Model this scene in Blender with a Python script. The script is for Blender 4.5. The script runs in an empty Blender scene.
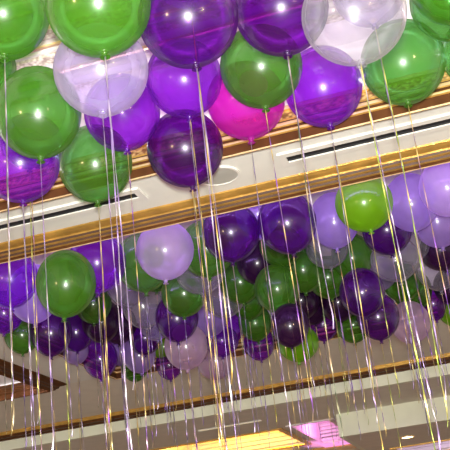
import bpy, bmesh, math, random
from math import sin, cos, pi, radians, sqrt
from mathutils import Vector, Matrix
random.seed(7)
C = bpy.context.scene.collection
CAMZ = 1.55                      # eye height; every ceiling height below is measured from the floor
def Z(r): return r + CAMZ
SOF = Z(1.70)                    # main soffit
CEI = Z(2.06)                    # coffer ceilings

# ------------------------------------------------------------------ materials
def newmat(name):
    m = bpy.data.materials.new(name); m.use_nodes = True
    nt = m.node_tree; nt.nodes.clear()
    out = nt.nodes.new('ShaderNodeOutputMaterial')
    return m, nt, out
def N(nt, t, **kw):
    n = nt.nodes.new(t)
    for k, v in kw.items():
        if k in n.inputs: n.inputs[k].default_value = v
        else: setattr(n, k, v)
    return n
def principled(name, col, rough=.5, metal=0., var=.08, scale=8., bump=0., bscale=60., spec=.5, emis=None, estr=0.):
    m, nt, out = newmat(name)
    p = N(nt, 'ShaderNodeBsdfPrincipled', Roughness=rough, Metallic=metal)
    p.inputs['Specular IOR Level'].default_value = spec
    tc = N(nt, 'ShaderNodeTexCoord')
    no = N(nt, 'ShaderNodeTexNoise', Scale=scale, Detail=4.)
    nt.links.new(tc.outputs['Object'], no.inputs['Vector'])
    r = N(nt, 'ShaderNodeValToRGB')
    c = Vector(col)
    r.color_ramp.elements[0].position = .3; r.color_ramp.elements[1].position = .7
    r.color_ramp.elements[0].color = (*(c*(1-var)), 1); r.color_ramp.elements[1].color = (*(c*(1+var)), 1)
    nt.links.new(no.outputs['Fac'], r.inputs['Fac']); nt.links.new(r.outputs['Color'], p.inputs['Base Color'])
    if bump:
        n2 = N(nt, 'ShaderNodeTexNoise', Scale=bscale, Detail=3.)
        nt.links.new(tc.outputs['Object'], n2.inputs['Vector'])
        b = N(nt, 'ShaderNodeBump', Strength=bump, Distance=.01)
        nt.links.new(n2.outputs['Fac'], b.inputs['Height']); nt.links.new(b.outputs['Normal'], p.inputs['Normal'])
    if emis:
        p.inputs['Emission Color'].default_value = (*emis, 1); p.inputs['Emission Strength'].default_value = estr
    nt.links.new(p.outputs['BSDF'], out.inputs['Surface'])
    return m
def carved(name, hi, lo, rough=.35, metal=.6, sc=60.):
    # carved, gilded ornament: repeated leaves with darker ground between them
    m, nt, out = newmat(name)
    p = N(nt, 'ShaderNodeBsdfPrincipled', Roughness=rough, Metallic=metal)
    tc = N(nt, 'ShaderNodeTexCoord')
    v = N(nt, 'ShaderNodeTexVoronoi', Scale=sc); v.feature = 'SMOOTH_F1'
    nt.links.new(tc.outputs['Object'], v.inputs['Vector'])
    r = N(nt, 'ShaderNodeValToRGB')
    r.color_ramp.elements[0].position = .25; r.color_ramp.elements[1].position = .62
    r.color_ramp.elements[0].color = (*hi, 1); r.color_ramp.elements[1].color = (*lo, 1)
    nt.links.new(v.outputs['Distance'], r.inputs['Fac']); nt.links.new(r.outputs['Color'], p.inputs['Base Color'])
    b = N(nt, 'ShaderNodeBump', Strength=.9, Distance=.006, invert=True)
    nt.links.new(v.outputs['Distance'], b.inputs['Height']); nt.links.new(b.outputs['Normal'], p.inputs['Normal'])
    nt.links.new(p.outputs['BSDF'], out.inputs['Surface'])
    return m
def latex(name, tint, body, opac, rim, gloss_rough=.12, ior=1.42, trl=.55):
    # stretched latex: tinted see-through skin, some scatter, denser where the skin is seen edge-on, waxy gloss
    m, nt, out = newmat(name)
    tr = N(nt, 'ShaderNodeBsdfTransparent', Color=(*tint, 1))
    df = N(nt, 'ShaderNodeBsdfDiffuse', Color=(*body, 1)); tl = N(nt, 'ShaderNodeBsdfTranslucent', Color=(*body, 1))
    bd = N(nt, 'ShaderNodeMixShader', Fac=trl)
    nt.links.new(df.outputs[0], bd.inputs[1]); nt.links.new(tl.outputs[0], bd.inputs[2])
    lw = N(nt, 'ShaderNodeLayerWeight', Blend=.5)
    pw = N(nt, 'ShaderNodeMath', operation='POWER'); pw.inputs[1].default_value = 3.
    nt.links.new(lw.outputs['Facing'], pw.inputs[0])
    tc = N(nt, 'ShaderNodeTexCoord'); no = N(nt, 'ShaderNodeTexNoise', Scale=3., Detail=2.)
    nt.links.new(tc.outputs['Object'], no.inputs['Vector'])
    mr = N(nt, 'ShaderNodeMapRange'); mr.inputs['To Min'].default_value = opac-.05; mr.inputs['To Max'].default_value = opac+.05
    nt.links.new(no.outputs['Fac'], mr.inputs['Value'])
    ma = N(nt, 'ShaderNodeMath', operation='MULTIPLY_ADD'); ma.inputs[1].default_value = rim; ma.use_clamp = True
    nt.links.new(pw.outputs[0], ma.inputs[0]); nt.links.new(mr.outputs['Result'], ma.inputs[2])
    mx = N(nt, 'ShaderNodeMixShader')
    nt.links.new(ma.outputs[0], mx.inputs['Fac']); nt.links.new(tr.outputs[0], mx.inputs[1]); nt.links.new(bd.outputs[0], mx.inputs[2])
    g1 = N(nt, 'ShaderNodeBsdfGlossy', Roughness=gloss_rough, Color=(1, 1, 1, 1)); g2 = N(nt, 'ShaderNodeBsdfGlossy', Roughness=.30, Color=(1, 1, 1, 1))
    gl = N(nt, 'ShaderNodeMixShader', Fac=.55)
    nt.links.new(g1.outputs[0], gl.inputs[1]); nt.links.new(g2.outputs[0], gl.inputs[2])
    fr = N(nt, 'ShaderNodeFresnel', IOR=ior)
    ge = N(nt, 'ShaderNodeNewGeometry')          # the inner face would give total reflection; same skin both ways
    fm = N(nt, 'ShaderNodeMath', operation='MINIMUM'); fm.inputs[1].default_value = .15
    nt.links.new(fr.outputs[0], fm.inputs[0])
    m2 = N(nt, 'ShaderNodeMixShader')
    nt.links.new(fm.outputs[0], m2.inputs['Fac']); nt.links.new(mx.outputs[0], m2.inputs[1]); nt.links.new(gl.outputs[0], m2.inputs[2])
    nt.links.new(m2.outputs[0], out.inputs['Surface'])
    return m
def ribbon_mat(name, a, b):
    # curling ribbon: metallic foil, one colour on each face
    m, nt, out = newmat(name)
    p = N(nt, 'ShaderNodeBsdfPrincipled', Roughness=.40, Metallic=.8)
    tc = N(nt, 'ShaderNodeTexCoord'); no = N(nt, 'ShaderNodeTexNoise', Scale=9., Detail=1.)
    nt.links.new(tc.outputs['Object'], no.inputs['Vector'])
    mx = N(nt, 'ShaderNodeValToRGB')
    mx.color_ramp.elements[0].position = .42; mx.color_ramp.elements[1].position = .58
    mx.color_ramp.elements[0].color = (*a, 1); mx.color_ramp.elements[1].color = (*b, 1)
    nt.links.new(no.outputs['Fac'], mx.inputs['Fac']); nt.links.new(mx.outputs['Color'], p.inputs['Base Color'])
    nt.links.new(p.outputs['BSDF'], out.inputs['Surface'])
    return m

M = {}
M['paint'] = principled('soffit_paint', (.74, .74, .68), .7, var=.03, bump=.05)
M['taupe'] = principled('far_soffit_paint', (.74, .70, .60), .75, var=.04)
M['cream'] = principled('cream_fascia_paint', (.78, .80, .65), .7, var=.03)
M['ceil'] = principled('coffer_ceiling_paint', (.80, .76, .74), .7, var=.03, bump=.04)
M['gold'] = principled('gilded_moulding', (.64, .38, .09), .32, .65, var=.22, scale=14, bump=.25, bscale=90)
M['palegold'] = principled('pale_gilded_edge', (.88, .66, .36), .3, .55, var=.15, scale=20)
M['brown'] = principled('bronze_brown_moulding', (.085, .032, .011), .5, .0, spec=.12, var=.25, scale=10)
M['dark'] = principled('dark_groove', (.055, .022, .01), .6, .1)
M['carved'] = carved('carved_gilt_leaf', (.95, .66, .22), (.25, .11, .02))
M['fret'] = carved('carved_gilt_fret', (.86, .80, .68), (.45, .35, .28), sc=75, metal=.0, rough=.5)
M['black'] = principled('vent_black', (.012, .012, .014), .6)
M['white'] = principled('vent_white_enamel', (.74, .73, .68), .5, var=.02)
M['grille'] = principled('speaker_grille_mesh', (.50, .50, .45), .6, .2, var=.05, bump=.3, bscale=500)
M['carpet'] = principled('carpet', (.22, .13, .10), .95, var=.25, bump=.4)
M['wallp'] = principled('far_wall_paint', (.50, .42, .32), .8)
M['lamp'] = principled('downlight_glow', (.9, .8, .6), .5, emis=(1., .82, .45), estr=9.)
M['strip'] = principled('light_strip_glow', (.9, .8, .5), .5, emis=(1., .86, .42), estr=.55)

BAL = {  #        tint (per skin)        body colour        opacity rim
 'green':    ((.40, .78, .40), (.095, .27, .012), .44, .42),
 'teal':     ((.48, .85, .56), (.11, .27, .012), .36, .42),
 'lime':     ((.55, .90, .14), (.24, .55, .01), .52, .40),
 'purple':   ((.56, .12, .86), (.075, .004, .13), .38, .45),
 'violet':   ((.72, .27, 1.0), (.19, .010, .44), .30, .45),
 'magenta':  ((.93, .22, .86), (.60, .03, .50), .36, .40),
 'maroon':   ((.34, .12, .40), (.05, .006, .07), .52, .40),
 'lavender': ((.76, .66, .95), (.58, .41, .85), .34, .45),
 'pearl':    ((.86, .78, .97), (.70, .54, .88), .36, .45),
 'lavclear': ((.86, .80, .96), (.60, .52, .80), .26, .50),
 'clear':    ((.86, .85, .90), (.42, .41, .46), .17, .55),
 'pinkclear':((.90, .80, .90), (.66, .48, .66), .32, .45),
}
for k, (t, b, o, r) in BAL.items(): M['bal_'+k] = latex('latex_'+k, t, b, o, r)
RIB = [ribbon_mat('ribbon_lilac_silver', (.23, .16, .37), (.38, .34, .41)),
       ribbon_mat('ribbon_gold', (.42, .29, .07), (.54, .46, .22)),
       ribbon_mat('ribbon_lime_gold', (.26, .38, .06), (.60, .52, .16)),
       ribbon_mat('ribbon_purple_gold', (.24, .09, .48), (.58, .44, .16)),
       ribbon_mat('ribbon_bronze_green', (.09, .12, .07), (.32, .25, .16))]

# ------------------------------------------------------------------ helpers
def link(name, bm, mats, parent=None, loc=(0, 0, 0), smooth=False):
    me = bpy.data.meshes.new(name)
    bmesh.ops.recalc_face_normals(bm, faces=bm.faces[:]) if bm.faces else None
    bm.to_mesh(me); bm.free()
    for m in (mats if isinstance(mats, list) else [mats]): me.materials.append(m)
    if smooth:
        for p in me.polygons: p.use_smooth = True
    o = bpy.data.objects.new(name, me); C.objects.link(o); o.location = loc
    if parent: o.parent = parent
    return o
def box(bm, x0, x1, y0, y1, z0, z1, mi=0):
    v = [bm.verts.new((x, y, z)) for x in (x0, x1) for y in (y0, y1) for z in (z0, z1)]
    for f in ((0, 1, 3, 2), (4, 6, 7, 5), (0, 4, 5, 1), (2, 3, 7, 6), (0, 2, 6, 4), (1, 5, 7, 3)):
        bm.faces.new([v[i] for i in f]).material_index = mi
def struct(o): o['kind'] = 'structure'; return o
def tag(o, label, cat, group=None):
    o['label'] = label; o['category'] = cat
    if group: o['group'] = group
    return o
def empty(name, loc):
    o = bpy.data.objects.new(name, None); C.objects.link(o); o.location = loc; o.empty_display_size = .05
    return o
def disc(bm, r0, r1, z0, z1, n=32, mi=0):
    """ring (r0>0) or solid disc between two heights"""
    a = [2*pi*i/n for i in range(n)]
    R = lambda r, z: [bm.verts.new((r*cos(t), r*sin(t), z)) for t in a]
    o0, o1 = R(r1, z0), R(r1, z1)
    loops = [(o0, o1)]
    if r0 > 0:
        i0, i1 = R(r0, z0), R(r0, z1); loops += [(i1, i0), (i0, o0), (o1, i1)]
    else:
        bm.faces.new(o1).material_index = mi; bm.faces.new(o0[::-1]).material_index = mi
    for p, q in loops:
        for i in range(n):
            j = (i+1) % n; bm.faces.new((p[i], p[j], q[j], q[i])).material_index = mi

# ------------------------------------------------------------------ the room
bm = bmesh.new(); box(bm, -9, 5, -3, 13, -.1, 0); struct(link('floor', bm, M['carpet']))
bm = bmesh.new(); box(bm, -9, 5, 12.6, 12.8, 0, Z(1.40)); struct(link('wall_far', bm, M['wallp']))

C1 = (-4.3, 2.2, .70, 3.44)       # x0 x1 y0 y1 of the coffer openings
C2 = (-2.87, 2.2, 3.79, 6.655)
C3 = (-6.6, -3.22, 3.79, 6.655)
T = .06
bm = bmesh.new()                   # the flat soffit between the coffers
box(bm, -9, 5, -3, C1[2], SOF, SOF+T)
box(bm, -9, C1[0], C1[2], C1[3], SOF, SOF+T); box(bm, C1[1], 5, C1[2], C1[3], SOF, SOF+T)
box(bm, -9, 5, C1[3], C2[2], SOF, SOF+T)
box(bm, -9, C3[0], C2[2], C2[3], SOF, SOF+T); box(bm, C3[1], C2[0], C2[2], C2[3], SOF, SOF+T); box(bm, C2[1], 5, C2[2], C2[3], SOF, SOF+T)
struct(link('ceiling', bm, M['paint']))
bm = bmesh.new(); box(bm, -9, 5, C2[3], 8.03, SOF, SOF+T); struct(link('ceiling', bm, M['taupe']))

# crown moulding: (inset from the soffit edge, height over the soffit, material of the strip that starts here)
PROF = [(0, .0, 0), (.004, -.006, 0), (.020, -.014, 0), (.042, -.020, 0), (.046, -.026, 2), (.050, -.036, 0), (.062, -.040, 0), (.066, -.040, 2),
        (.069, -.050, 0), (.079, -.053, 3), (.084, -.050, 3), (.096, -.060, 1), (.101, -.063, 1), (.105, -.058, 3),
        (.100, -.018, 0), (.106, -.014, 1), (.107, -.007, 0), (.102, -.002, 3), (.092, .003, 3), (.089, .016, 0), (.093, .020, 1), (.091, .033, 0),
        (.083, .039, 3), (.074, .042, 2), (.070, .050, 0), (.070, .058, 4), (.044, .105, 0), (.050, .110, 1), (.050, .124, 0), (.040, .132, 5), (.002, .128, 5), (.002, .36, 5), (.0, .36, 5)]
def moulding(name, rc, prof=PROF, mats=None):
    bm = bmesh.new(); rings = []
    for s, z, _ in prof:
        rings.append([bm.verts.new(p) for p in ((rc[0]+s, rc[2]+s, SOF+z), (rc[1]-s, rc[2]+s, SOF+z), (rc[1]-s, rc[3]-s, SOF+z), (rc[0]+s, rc[3]-s, SOF+z))])
    for k in range(len(rings)-1):
        for i in range(4):
            j = (i+1) % 4
            f = bm.faces.new((rings[k][i], rings[k][j], rings[k+1][j], rings[k+1][i])); f.material_index = prof[k][2]
    return struct(link(name, bm, mats or [M['gold'], M['palegold'], M['dark'], M['brown'], M['carved'], M['ceil']]))
moulding('trim_1', C1); moulding('trim_2', C2)
P3 = [p for p in PROF if p[1] < .06] + [(.06, .065, 5), (.002, .07, 5), (.0, .12, 5)]
moulding('trim_3', C3, P3, [M['brown'], M['brown'], M['dark'], M['brown'], M['brown'], M['ceil']])  # gilt strips coloured brown here: the dim light at this distance painted in
for rc, z in ((C1, CEI), (C2, CEI), (C3, SOF+.09)):
    bm = bmesh.new(); box(bm, rc[0]-.02, rc[1]+.02, rc[2]-.02, rc[3]+.02, z, z+.05); struct(link('ceiling', bm, M['ceil']))

# plaster bands on the near coffer's ceiling, running across
for i, (y, w, d, m) in enumerate([(2.60, .020, .014, 'ceil'), (2.66, .010, .010, 'palegold'), (2.80, .060, .016, 'fret'), (2.885, .012, .010, 'palegold'),
                                  (2.915, .012, .012, 'ceil'), (2.965, .050, .014, 'fret'), (3.07, .014, .012, 'palegold'), (3.14, .04, .02, 'ceil'), (3.22, .03, .014, 'fret')]):
    bm = bmesh.new(); box(bm, C1[0], C1[1], y-w/2, y+w/2, CEI-d, CEI+.002)
    struct(link('trim_%d' % (10+i), bm, M[m]))

# beyond the coffers the ceiling steps down
Y4, Y6 = 8.09, 9.10
Z1, Z2 = Z(1.55), Z(1.335)
bm = bmesh.new()
for (y0, y1, z0, z1, mi) in ((7.965, 7.99, SOF-.030, SOF+.01, 1), (7.99, 8.03, SOF-.052, SOF+.01, 0), (8.03, 8.062, SOF-.030, SOF+.01, 2), (8.062, Y4, SOF-.060, SOF+.01, 0)):
    box(bm, -9, 5, y0, y1, z0, z1, mi)
struct(link('trim_4', bm, [M['brown'], M['gold'], M['dark']]))
bm = bmesh.new(); box(bm, -9, 5, Y4, Y4+.06, Z1, SOF+.06); struct(link('wall_fascia', bm, M['cream']))
PX = (-2.12, -1.74, 9.30, 10.78); YX = (-3.60, -2.28, 9.38, 10.6)      # lit coffers in the lower soffit
bm = bmesh.new()
YB = Y4+.06
box(bm, -9, 5, YB, 9.30, Z1, Z1+.05)
box(bm, -9, YX[0], 9.30, 12.6, Z1, Z1+.05); box(bm, YX[0], YX[1], 9.30, YX[2], Z1, Z1+.05); box(bm, YX[0], YX[1], YX[3], 12.6, Z1, Z1+.05)
box(bm, YX[1], PX[0], 9.30, 12.6, Z1, Z1+.05); box(bm, PX[0], PX[1], PX[3], 12.6, Z1, Z1+.05); box(bm, PX[1], 5, 9.30, 12.6, Z1, Z1+.05)
struct(link('ceiling', bm, M['taupe']))
XB = -1.626
bm = bmesh.new(); box(bm, XB, 5, Y6, Y6+.05, Z2, Z1); box(bm, XB, XB+.05, Y6+.05, 12.6, Z2, Z1); struct(link('wall_fascia', bm, M['cream']))
QX = (-1.30, 1.5, 10.48, 11.3)
bm = bmesh.new()
box(bm, XB+.05, 5, Y6+.05, QX[2], Z2, Z2+.04); box(bm, XB+.05, QX[0], QX[2], 12.6, Z2, Z2+.04); box(bm, QX[0], 5, QX[3], 12.6, Z2, Z2+.04); box(bm, QX[1], 5, QX[2], QX[3], Z2, Z2+.04)
struct(link('ceiling', bm, M['taupe']))
M['pinkp'] = principled('coffer_plaster', (.80, .72, .74), .6, var=.03)
def small_coffer(name, rc, zb, h, gold_w, stripe_n, fm, glow, energy, spot, cone, far_w=2.2):
    """shallow box coffer: walls, ceiling, stepped bands on the back wall, a frame on the soffit"""
    x0, x1, y0, y1 = rc
    bm = bmesh.new()
    box(bm, x0-.02, x0+.004, y0, y1, zb-.002, zb+h); box(bm, x1-.004, x1+.02, y0, y1, zb-.002, zb+h)
    box(bm, x0-.02, x1+.02, y0-.02, y0+.004, zb-.002, zb+h); box(bm, x0-.02, x1+.02, y1-.004, y1+.02, zb-.002, zb+h)
    box(bm, x0-.02, x1+.02, y0-.02, y1+.02, zb+h, zb+h+.02)
    struct(link('ceiling', bm, M['pinkp']))
    bm = bmesh.new()
    for k in range(stripe_n):
        z = zb+.012+k*(h-.02)/stripe_n; d = .012+.012*(stripe_n-k)
        box(bm, x0+.004, x1-.004, y1-d-.004, y1-.003, z, z+(h-.02)/stripe_n*.45, 0)
    g = gold_w
    for b in ((x0-g, x1+g, y1, y1+g*far_w), (x0-g, x1+g, y0-g*.6, y0), (x0-g, x0, y0, y1), (x1, x1+g, y0, y1)):
        box(bm, *b, zb-.012, zb+.003, 1)
    struct(link(name, bm, [M['pinkp'], fm]))
    l = bpy.data.lights.new('coffer_glow', 'AREA'); l.shape = 'RECTANGLE'; l.size = min((x1-x0)*.9, .9); l.size_y = .06
    l.color = glow; l.energy = energy
    o = bpy.data.objects.new('coffer_glow', l); C.objects.link(o)
    far = x1-x0 > .6
    o.location = ((x0+x1)/2+.04 if far else x1-.04, y0+.12 if far else (y0+y1)/2, zb+.06 if far else zb+.05); o.rotation_euler = (radians(100), 0, radians(28 if far else 80))
    # coloured uplight on the floor under the coffer
    l = bpy.data.lights.new('floor_uplight', 'SPOT'); l.spot_size = radians(cone); l.spot_blend = .35; l.shadow_soft_size = .08
    l.color = glow; l.energy = spot
    o = bpy.data.objects.new('floor_uplight', l); C.objects.link(o)
    o.location = ((x0+x1)/2, y1+.02, .15); o.rotation_euler = (radians(180), 0, 0)
small_coffer('trim_5', PX, Z1, .26, .05, 6, M['pinkp'], (1., .30, .85), 4., 420., 17, 7.)
bm = bmesh.new(); box(bm, -2.9, XB+.05, 11.14, 11.5, Z1-.02, Z1); struct(link('trim_8', bm, M['gold']))
small_coffer('trim_6', YX, Z1, .26, .05, 5, M['gold'], (1., .50, .05), 30., 300., 22)
small_coffer('trim_7', QX, Z2, .22, .05, 4, M['gold'], (.78, .58, 1.), 16., 300., 26)

# ------------------------------------------------------------------ things fixed in the ceiling
def slot_vent(x0, x1, label):
    y = 3.605; t = tag(empty('slot_vent', ((x0+x1)/2, y, SOF)), label, 'air vent', 'long slot vents in the white soffit')
    h = (x1-x0)/2
    bm = bmesh.new(); w0, w1 = .028, .062
    for a, b, c, d in ((-h-.03, h+.03, w0, w1), (-h-.03, h+.03, -w1, -w0), (-h-.03, -h, -w0, w0), (h, h+.03, -w0, w0)): box(bm, a, b, c, d, -.010, .0)
    link('frame', bm, M['white'], t)
    bm = bmesh.new(); box(bm, -h, h, -w0, w0, -.004, .0); link('slot', bm, M['black'], t)
    bm = bmesh.new(); box(bm, -h, h, .010, .013, -.009, -.004); link('blade', bm, M['black'], t)
slot_vent(-2.9, -1.367, 'long black slot vent at left in the white soffit')
slot_vent(-.684, 1.3, 'long black slot vent at right in the white soffit')
t = tag(empty('ceiling_speaker', (-.995, 3.615, SOF)), 'round grey ceiling speaker grille between the two slot vents', 'speaker')
bm = bmesh.new(); disc(bm, .086, .096, -.008, 0, 40); link('rim', bm, M['white'], t)
bm = bmesh.new(); disc(bm, 0, .086, -.005, 0, 40); link('grille', bm, M['grille'], t)
t = tag(empty('downlight', (-1.07, 9.776, Z2)), 'small round lit downlight in the lowest soffit at bottom right', 'ceiling light')
bm = bmesh.new(); disc(bm, .056, .075, -.010, 0, 28); link('trim_ring', bm, M['palegold'], t)
bm = bmesh.new(); disc(bm, 0, .056, -.006, 0, 28); link('lens', bm, M['lamp'], t)
t = tag(empty('light_strip', (-2.58, 8.73, Z1)), 'thin glowing strip light in the lower soffit at bottom centre', 'ceiling light')
bm = bmesh.new(); box(bm, -.30, .30, -.012, .012, -.006, 0); link('diffuser', bm, M['strip'], t)
bm = bmesh.new(); box(bm, -.31, .31, .012, .02, -.008, 0); box(bm, -.31, .31, -.02, -.012, -.008, 0); link('housing', bm, M['white'], t)

# ------------------------------------------------------------------ balloons
def envelope_mesh(name, mat, nu=40, nv=26):
    pts = []
    for i in range(nv+1):
        ph = pi*i/nv*.955
        r = sin(ph); z = cos(ph)*(.985 if ph < pi/2 else 1.02)
        if ph > pi/2:                                   # lower half draws in a little towards the neck
            u = (ph-pi/2)/(pi/2); r *= 1-.07*u*u; z -= .02*u**4
        pts.append((r, z))
    zl = pts[-1][1]
    pts += [(.085, zl-.02), (.070, zl-.04), (.064, zl-.06)]
    bm = bmesh.new(); rings = []
    for r, z in pts:
        if r < 1e-5: rings.append([bm.verts.new((0, 0, z))])
        else: rings.append([bm.verts.new((r*cos(2*pi*k/nu), r*sin(2*pi*k/nu), z)) for k in range(nu)])
    for a, b in zip(rings, rings[1:]):
        for k in range(nu):
            j = (k+1) % nu
            if len(a) == 1: bm.faces.new((a[0], b[k], b[j]))
            else: bm.faces.new((a[k], b[k], b[j], a[j]))
    me_o = link(name, bm, mat, smooth=True)
    me = me_o.data; bpy.data.objects.remove(me_o)
    return me, zl-.06
def knot_mesh(mat, nu=14):
    prof = [(0, .05), (.085, .045), (.125, .0), (.10, -.05), (.07, -.075), (.10, -.11), (.165, -.155), (.15, -.165), (.05, -.13), (0, -.125)]
    bm = bmesh.new(); rings = []
    for r, z in prof:
        if r == 0: rings.append([bm.verts.new((0, 0, z))])
        else: rings.append([bm.verts.new((r*cos(2*pi*k/nu), r*sin(2*pi*k/nu), z)) for k in range(nu)])
    for a, b in zip(rings, rings[1:]):
        for k in range(nu):
            j = (k+1) % nu
            if len(a) == 1: bm.faces.new((a[0], b[k], b[j]))
            elif len(b) == 1: bm.faces.new((a[k], b[0], a[j]))
            else: bm.faces.new((a[k], b[k], b[j], a[j]))
    o = link('knot', bm, mat, smooth=True); me = o.data; bpy.data.objects.remove(o)
    return me
def ribbon_mesh(length, mat, seed, w=.0018):
    """a flat curling ribbon hanging down from the knot: 5 mm wide, slowly twisting, with a wound tie at the top"""
    rnd = random.Random(seed); n = int(length/.015); bm = bmesh.new(); prev = None
    tw = rnd.uniform(0, 6); rate = rnd.uniform(9., 30.)*rnd.choice((-1, 1)); dx, dy = rnd.uniform(-.012, .012), rnd.uniform(-.012, .012)
    p1, p2 = rnd.uniform(0, 6), rnd.uniform(0, 6); th = .0004
    for i in range(n+1):
        u = i/n; s = u*length
        amp = .002 + .004*u
        x = dx*u + amp*sin(3.1*s+p1); y = dy*u + amp*cos(2.6*s+p2)
        if u > .9: x += .005*sin((u-.9)*40)*(u-.9)*10      # curled end
        a = tw + rate*s + .9*sin(5*s+p2)
        c, sn = cos(a), sin(a)
        ring = [bm.verts.new((x+c*q*w-sn*e*th, y+sn*q*w+c*e*th, -s)) for q, e in ((-1, -1), (1, -1), (1, 1), (-1, 1))]
        if prev:
            for k in range(4): bm.faces.new((prev[k], prev[(k+1) % 4], ring[(k+1) % 4], ring[k]))
        else: bm.faces.new(ring)
        prev = ring
    bm.faces.new(prev[::-1])
    o = link('ribbon', bm, mat, smooth=False); me = o.data; bpy.data.objects.remove(o)
    return me
ENV = {}; KN = {}
for k in BAL: ENV[k], NZ = envelope_mesh('envelope', M['bal_'+k]); KN[k] = knot_mesh(M['bal_'+k])

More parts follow.
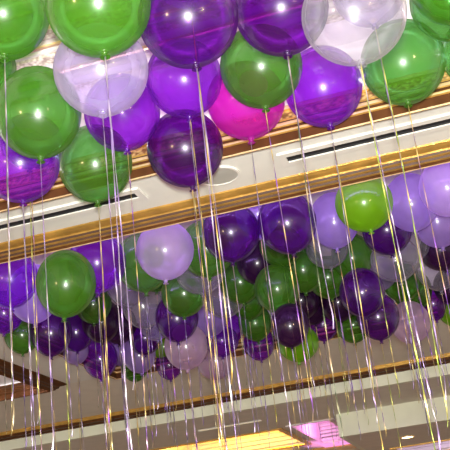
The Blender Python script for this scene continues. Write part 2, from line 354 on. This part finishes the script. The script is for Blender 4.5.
# near/far, x, y, z (height over the eye), radius, stretch, colour, label
BALLOONS = [
 ('n', -1.267, 2.297, 1.803, 0.1464, 1.022, 'green', 'big bright green balloon filling the top left corner of the near cluster'),
 ('n', -1.551, 2.646, 1.872, 0.1218, 1.000, 'green', 'green balloon cut by the left edge, below the top left corner balloon'),
 ('n', -0.871, 2.121, 1.598, 0.1478, 0.980, 'green', 'big yellow-green balloon along the top, above the see-through lavender one'),
 ('n', -1.001, 2.421, 1.585, 0.1480, 0.978, 'lavclear', 'see-through lavender balloon in the near cluster, just under the big yellow-green one'),
 ('n', -1.331, 2.632, 1.627, 0.1480, 1.095, 'green', 'large dark green balloon at far left, left of the see-through lavender one'),
 ('n', -1.658, 3.205, 1.855, 0.1275, 0.900, 'violet', 'violet balloon tucked right behind the underside of the large dark green one'),
 ('n', -1.577, 2.952, 1.620, 0.1480, 0.947, 'violet', 'dark violet balloon hanging lowest at the left edge of the near cluster'),
 ('n', -1.372, 3.187, 1.675, 0.1472, 1.069, 'teal', 'pale teal-green balloon hanging low in front of the left slot vent'),
 ('n', -1.179, 3.029, 1.776, 0.1452, 1.027, 'violet', 'violet balloon between the see-through lavender balloon and the pale teal-green one below'),
 ('n', -0.667, 2.305, 1.602, 0.1482, 0.980, 'purple', 'large deep purple balloon at the top, left of centre, before a violet one'),
 ('n', -0.902, 2.971, 1.816, 0.1410, 1.054, 'violet', 'bright violet balloon between large purple one above and dark purple one below'),
 ('n', -0.993, 3.184, 1.643, 0.1470, 1.027, 'purple', 'dark purple balloon hanging lowest beside the round ceiling speaker'),
 ('n', -0.428, 2.531, 1.701, 0.1480, 1.000, 'purple', 'large deep purple balloon at top centre, above the emerald green one'),
 ('n', -0.599, 2.929, 1.756, 0.1467, 1.025, 'green', 'emerald green balloon in the middle of the near cluster, above the magenta one'),
 ('n', -0.726, 3.172, 1.774, 0.1498, 1.000, 'magenta', 'magenta pink balloon, the only one of its colour, below the emerald one'),
 ('n', -0.428, 3.184, 1.757, 0.1470, 1.053, 'violet', 'violet balloon in front of the gilded moulding, left of the teal-topped green one'),
 ('n', -0.170, 2.791, 1.861, 0.1246, 1.056, 'lavclear', 'small pale lavender balloon at the top, right of centre, before a clear one'),
 ('n', -0.196, 2.351, 1.493, 0.1480, 0.941, 'clear', 'large clear balloon at top right overlapping the violet and green ones below'),
 ('n', -0.119, 3.105, 1.729, 0.1517, 1.024, 'teal', 'green balloon with teal top hanging above the right slot vent'),
 ('n', 0.093, 2.754, 1.782, 0.1331, 1.100, 'green', 'green balloon highest in the top right corner'),
 ('n', 0.081, 2.980, 1.847, 0.1358, 1.026, 'teal', 'green balloon second from the top in the right corner, under the highest one'),
 ('n', 0.136, 3.233, 1.766, 0.1245, 1.030, 'teal', 'green balloon cut by the right edge, right of the teal-topped one'),
 ('n', -0.689, 2.433, 1.870, 0.1206, 1.054, 'lavclear', 'pale lavender balloon cut by the top edge above the large purple one'),
 ('f', -2.237, 4.041, 1.615, 0.1381, 1.074, 'violet', 'bright violet balloon at the left end of the far cluster, under the moulding'),
 ('f', -2.242, 4.286, 1.603, 0.1337, 1.240, 'lavender', 'translucent lavender balloon behind the bright violet one at far left of the far cluster'),
 ('f', -1.741, 3.635, 1.373, 0.1305, 1.138, 'green', 'large green balloon at left of the far cluster, between lavender and violet ones'),
 ('f', -1.770, 4.052, 1.603, 0.1400, 1.071, 'violet', 'violet balloon under the lower moulding, right of the large left green one'),
 ('f', -1.597, 4.221, 1.617, 0.1383, 1.074, 'teal', 'green balloon between a violet and a pale lavender one under the moulding'),
 ('f', -1.416, 4.050, 1.587, 0.1371, 1.036, 'pearl', 'pale lavender teardrop balloon with visible neck under the moulding, left of centre'),
 ('f', -1.278, 4.283, 1.641, 0.1379, 1.037, 'green', 'green balloon between the pale lavender teardrop and a purple one'),
 ('f', -1.098, 4.105, 1.626, 0.1367, 1.036, 'purple', 'purple balloon under the moulding, left one of the centre pair'),
 ('f', -0.830, 4.137, 1.627, 0.1380, 1.088, 'purple', 'purple balloon under the moulding, right one of the centre pair'),
 ('f', -0.703, 4.770, 1.830, 0.1319, 1.167, 'lavender', 'clear lavender balloon touching the left side of the bright lime one'),
 ('f', -0.477, 4.294, 1.700, 0.1380, 1.000, 'lime', 'bright lime green balloon right under the lower moulding, right of centre'),
 ('f', -0.284, 4.701, 1.810, 0.1381, 1.115, 'lavender', 'clear lavender balloon to the right of the bright lime one'),
 ('f', -0.088, 4.538, 1.784, 0.1375, 1.074, 'pearl', 'pale lavender balloon at right edge of the far cluster under the moulding'),
 ('f', -0.188, 5.073, 1.817, 0.1356, 1.125, 'lavender', 'lavender balloon directly below the pale one at the right edge'),
 ('f', -0.454, 4.954, 1.778, 0.1341, 1.000, 'purple', 'dark purple balloon directly below the gap between the lime and clear lavender ones'),
 ('f', -0.229, 5.688, 1.844, 0.1253, 1.000, 'maroon', 'dark maroon balloon near the right edge below two lavender ones'),
 ('f', -0.278, 5.918, 1.813, 0.1362, 1.095, 'clear', 'clear grey balloon near the right edge, under a dark maroon one'),
 ('f', -0.460, 5.182, 1.681, 0.1385, 0.833, 'clear', 'clear grey balloon hanging just below the dark purple one under the lime balloon'),
 ('f', -0.393, 5.519, 1.865, 0.1230, 0.950, 'clear', 'clear grey balloon right of the dark purple one, half behind another clear one'),
 ('f', -0.524, 6.099, 1.822, 0.1278, 1.053, 'green', 'dark green balloon below two clear grey ones at right, the upper of two'),
 ('f', -0.487, 6.305, 1.808, 0.1313, 1.105, 'green', 'dark green balloon at right just above the pale pink clear one'),
 ('f', -0.376, 6.440, 1.729, 0.1047, 1.133, 'violet', 'small violet balloon low at right beside a dark green one'),
 ('f', -0.250, 6.501, 1.677, 0.1118, 1.062, 'lime', 'small lime balloon low at the right edge'),
 ('f', -0.238, 6.318, 1.788, 0.1096, 1.125, 'maroon', 'dark maroon balloon at the right edge above the small lime one'),
 ('f', -0.502, 5.860, 1.482, 0.1240, 1.077, 'pinkclear', 'pale pink clear balloon lowest on the right, in front of plain ceiling'),
 ('f', -0.632, 5.371, 1.427, 0.1210, 1.122, 'purple', 'dark purple balloon low at right, left of the pale pink clear one'),
 ('f', -0.650, 4.999, 1.476, 0.1225, 1.091, 'purple', 'round dark purple balloon right of centre, above the lower dark purple one'),
 ('f', -0.938, 6.446, 1.683, 0.1210, 1.000, 'green', 'green balloon low at right, left of the lower dark purple one'),
 ('f', -0.737, 5.491, 1.854, 0.1242, 1.200, 'green', 'green balloon below the bright lime one, its lower left neighbour'),
 ('f', -0.834, 5.218, 1.853, 0.1254, 1.048, 'clear', 'clear teal-grey balloon below the lavender one left of the lime balloon'),
 ('f', -1.033, 5.433, 1.823, 0.1306, 1.143, 'green', 'dark green balloon below the right one of the purple centre pair'),
 ('f', -1.211, 5.826, 1.473, 0.1302, 0.900, 'lime', 'lime balloon lowest near the centre, under a maroon one'),
 ('f', -1.068, 4.994, 1.370, 0.1042, 1.297, 'maroon', 'dark maroon balloon right above the lowest lime one'),
 ('f', -1.177, 6.307, 1.833, 0.1208, 1.059, 'maroon', 'dark maroon balloon between the lowest violet one and the green ones above'),
 ('f', -1.150, 6.479, 1.746, 0.1084, 1.200, 'violet', 'violet balloon low right of the lowest lime balloon'),
 ('f', -1.549, 6.131, 1.749, 0.1120, 1.438, 'green', 'tall green balloon low at centre, left of the dark maroon one over the lime'),
 ('f', -1.621, 6.456, 1.685, 0.1096, 1.133, 'violet', 'violet balloon lowest at centre, peeking out under a tall green one'),
 ('f', -1.812, 6.324, 1.808, 0.1237, 1.118, 'violet', 'bright violet balloon above the clear pinkish one at low centre'),
 ('f', -1.767, 6.033, 1.635, 0.1107, 0.938, 'violet', 'dark violet balloon squeezed above the lowest clear pinkish one'),
 ('f', -1.880, 6.194, 1.549, 0.1273, 1.000, 'pinkclear', 'clear pinkish balloon lowest left of centre, in front of plain ceiling'),
 ('f', -1.791, 5.874, 1.776, 0.1229, 1.111, 'lavender', 'clear lavender balloon low left of centre, above a pale pink one'),
 ('f', -1.597, 5.605, 1.792, 0.1305, 0.950, 'clear', 'clear grey-lavender balloon left of centre, below a clear one and a green one'),
 ('f', -2.039, 6.288, 1.821, 0.1243, 0.941, 'lavender', 'lavender balloon lapping the upper right of the large pale pink one'),
 ('f', -1.751, 5.217, 1.425, 0.1270, 1.095, 'pinkclear', 'large pale pink balloon low left of centre'),
 ('f', -1.725, 5.029, 1.552, 0.1241, 1.143, 'purple', 'dark purple balloon to the upper left of the large pale pink one'),
 ('f', -1.608, 4.847, 1.624, 0.1261, 1.045, 'green', 'dark green balloon below the pale lavender teardrop, above a dark purple one'),
 ('f', -1.444, 4.661, 1.665, 0.1326, 0.917, 'clear', 'large clear grey balloon right below the pale lavender teardrop and green one'),
 ('f', -1.817, 4.986, 1.839, 0.1261, 0.952, 'green', 'dark green balloon peeking out lower left of the pale lavender teardrop'),
 ('f', -1.435, 5.438, 1.825, 0.1267, 1.100, 'green', 'dark green balloon below the left one of the purple centre pair'),
 ('f', -1.268, 5.253, 1.858, 0.1225, 1.100, 'maroon', 'dark maroon balloon below and between the two purple centre balloons'),
 ('f', -1.143, 5.136, 1.637, 0.1296, 1.091, 'green', 'dark green balloon right below the dark maroon one between the purple pair'),
 ('f', -1.072, 5.072, 1.859, 0.1238, 0.952, 'green', 'dark green balloon behind the lower left of the right purple centre balloon'),
 ('f', -2.348, 6.490, 1.797, 0.0909, 1.000, 'lime', 'small yellow-green balloon left of the large pale pink one'),
 ('f', -2.341, 6.546, 1.678, 0.0986, 1.231, 'violet', 'small magenta-violet balloon lowest to the left of the large pale pink one'),
 ('f', -2.688, 6.486, 1.828, 0.0959, 1.200, 'lavender', 'small lavender balloon low at left, the left one of a touching pair'),
 ('f', -2.396, 6.102, 1.674, 0.1147, 1.188, 'lavender', 'lavender balloon low at left, the right one of a touching pair'),
 ('f', -2.709, 5.739, 1.678, 0.0897, 1.000, 'lavender', 'small lavender balloon low at far left beside a dark purple one'),
 ('f', -2.495, 4.973, 1.596, 0.1215, 1.250, 'purple', 'dark purple balloon low at far left above the brown ceiling frame corner'),
 ('f', -2.691, 4.984, 1.618, 0.1045, 1.059, 'green', 'green balloon lowest at the left edge above the brown ceiling frame'),
 ('f', -2.674, 6.062, 1.688, 0.1225, 1.176, 'violet', 'violet balloon lowest at left, left of the touching lavender pair'),
 ('f', -2.601, 6.524, 1.705, 0.0993, 1.308, 'green', 'small green balloon lowest at left, under the touching lavender pair'),
 ('f', -2.665, 4.732, 1.694, 0.1126, 1.105, 'violet', 'violet balloon cut by the left edge, under the bright violet one'),
 ('f', -2.425, 5.553, 1.795, 0.1272, 1.263, 'maroon', 'dark maroon balloon at left, above the lowest violet one'),
 ('f', -2.640, 5.625, 1.778, 0.1158, 1.176, 'purple', 'dark purple balloon at left between a dark purple and a dark maroon one'),
 ('f', -2.057, 5.146, 1.834, 0.1244, 0.950, 'clear', 'clear grey balloon right below the violet one and its green neighbour at left'),
 ('f', -2.056, 5.368, 1.770, 0.1281, 1.100, 'clear', 'clear grey-green balloon at left, the lower of two stacked clear ones'),
 ('f', -2.381, 5.346, 1.849, 0.1171, 1.111, 'green', 'dark green balloon directly below the violet one right of the large left green one'),
 ('f', -2.404, 5.783, 1.818, 0.1245, 1.056, 'maroon', 'dark maroon balloon at left behind the stacked clear ones'),
 ('f', -2.281, 5.943, 1.732, 0.1121, 1.000, 'purple', 'dark purple balloon above the right one of the touching lavender pair'),
 ('f', -1.064, 4.568, 1.876, 0.1192, 1.000, 'lavender', 'lavender balloon showing only in the gap between the purple centre pair'),
 ('f', -0.979, 6.209, 1.797, 0.1250, 1.056, 'maroon', 'dark maroon balloon left of the round dark purple one at right'),
 ('f', -0.645, 5.950, 1.859, 0.1127, 1.000, 'lavender', 'lavender balloon peeking out between the round dark purple and clear grey ones'),
 ('f', -1.520, 5.903, 1.840, 0.1226, 1.056, 'green', 'dark green balloon at centre above the tall green one'),
 ('f', -0.937, 5.710, 1.825, 0.1293, 1.050, 'green', 'dark green balloon right of centre below the clear teal-grey one'),
 ('f', -2.147, 5.803, 1.787, 0.1097, 1.125, 'lavclear', 'clear lavender balloon left of the dark purple one beside the pink one'),
 ('f', -1.204, 6.087, 1.825, 0.1241, 1.056, 'maroon', 'dark maroon balloon at centre behind dark green ones, right of the tall green one'),
]
rb = random.Random(3)
for i, (grp, x, y, z, r, st, col, label) in enumerate(BALLOONS):
    st = min(max(st, .9), 1.16)
    ang, az = radians(rb.uniform(0, 6)), rb.uniform(0, 2*pi)
    R = Matrix.Rotation(ang, 4, Vector((cos(az), sin(az), 0)))
    centre = Vector((x, y, Z(z)))
    tie = centre + R @ Vector((0, 0, r*st*NZ))            # where the neck is knotted
    root = tag(empty('balloon', tie), label, 'balloon', 'balloons in the near coffer' if grp == 'n' else 'balloons in the far coffer')
    e = bpy.data.objects.new('envelope', ENV[col]); C.objects.link(e); e.parent = root
    e.location = centre-tie; e.rotation_euler = R.to_euler(); e.scale = (r, r, r*st)
    k = bpy.data.objects.new('knot', KN[col]); C.objects.link(k); k.parent = root
    k.rotation_euler = R.to_euler(); k.scale = (r*.62,)*3
    ln = rb.uniform(.95, 1.45) if grp == 'n' else rb.uniform(.48, .86)
    q = bpy.data.objects.new('ribbon', ribbon_mesh(ln, RIB[rb.choice((0, 0, 0, 1, 1, 2, 3, 4))], i, .0017 if grp == 'n' else .0018)); C.objects.link(q); q.parent = root
    q.location = (0, 0, -.04*r)
    if i % 5 < 3:                                         # many are tied with two tails
        q2 = bpy.data.objects.new('ribbon', ribbon_mesh(ln*rb.uniform(.7, 1.08), RIB[rb.choice((0, 0, 1, 2, 3, 4))], 500+i, .0017 if grp == 'n' else .0018)); C.objects.link(q2); q2.parent = root
        q2.location = (0, 0, -.04*r)

# ------------------------------------------------------------------ light
def area(name, loc, rot, sx, sy, col, e, spread=180):
    l = bpy.data.lights.new(name, 'AREA'); l.shape = 'RECTANGLE'; l.size = sx; l.size_y = sy; l.color = col; l.energy = e; l.spread = radians(spread)
    o = bpy.data.objects.new(name, l); C.objects.link(o); o.location = loc; o.rotation_euler = rot; return o
HEAD = radians(15.3)
# the photographer's flash, on top of the camera
area('camera_flash', (.03, -.05, Z(.12)), (radians(90+24), 0, HEAD), (.10), .17, (1., .99, .93), 290., 180)
# LED cove strips on the ledges of the mouldings
area('cove_strip', (-1.0, 3.395, SOF+.145), (radians(242), 0, 0), 6., .04, (.90, .76, 1.), 9.)
area('cove_strip', (-.4, 3.80, SOF+.16), (radians(100), 0, 0), 5., .12, (.50, .26, 1.), 42.)
area('cove_strip', (-3.30, 5.3, SOF+.035), (radians(122), 0, radians(90)), 2.4, .04, (.92, .90, 1.), 60.)
# warm chandeliers of the hall, behind and beside the photographer
for loc, e in (((-2.6, -.9, Z(.75)), 130.), ((1.9, .2, Z(.7)), 130.*.7)):
    l = bpy.data.lights.new('chandelier_bulb', 'POINT'); l.shadow_soft_size = .09; l.color = (1., .70, .34); l.energy = e
    o = bpy.data.objects.new('chandelier_bulb', l); C.objects.link(o); o.location = loc
w = bpy.data.worlds.new('hall'); bpy.context.scene.world = w; w.use_nodes = True
w.node_tree.nodes['Background'].inputs[0].default_value = (1., .93, .81, 1); w.node_tree.nodes['Background'].inputs[1].default_value = .72

# ------------------------------------------------------------------ camera
cd = bpy.data.cameras.new('camera'); cam = bpy.data.objects.new('camera', cd); C.objects.link(cam)
cd.sensor_fit = 'HORIZONTAL'; cd.sensor_width = 36.; cd.lens = 960/450*36
yaw, pitch, roll = radians(-15.3), radians(21.4), radians(-6.85)
h = Vector((sin(yaw), cos(yaw), 0)); r0 = Vector((cos(yaw), -sin(yaw), 0)); up = Vector((0, 0, 1))
F = cos(pitch)*h + sin(pitch)*up; U0 = -sin(pitch)*h + cos(pitch)*up
Rr = cos(roll)*r0 + sin(roll)*U0; Uu = -sin(roll)*r0 + cos(roll)*U0
mw = Matrix((Rr, Uu, -F)).transposed().to_4x4(); mw.translation = (0, 0, CAMZ)
cam.matrix_world = mw
sc = bpy.context.scene; sc.camera = cam
sc.view_settings.view_transform = 'Standard'; sc.view_settings.look = 'None'; sc.view_settings.gamma = 1.; sc.view_settings.use_curve_mapping = False
sc.view_settings.exposure = .12
sc.cycles.transparent_max_bounces = 40; sc.cycles.max_bounces = 8; sc.cycles.sample_clamp_indirect = 4.
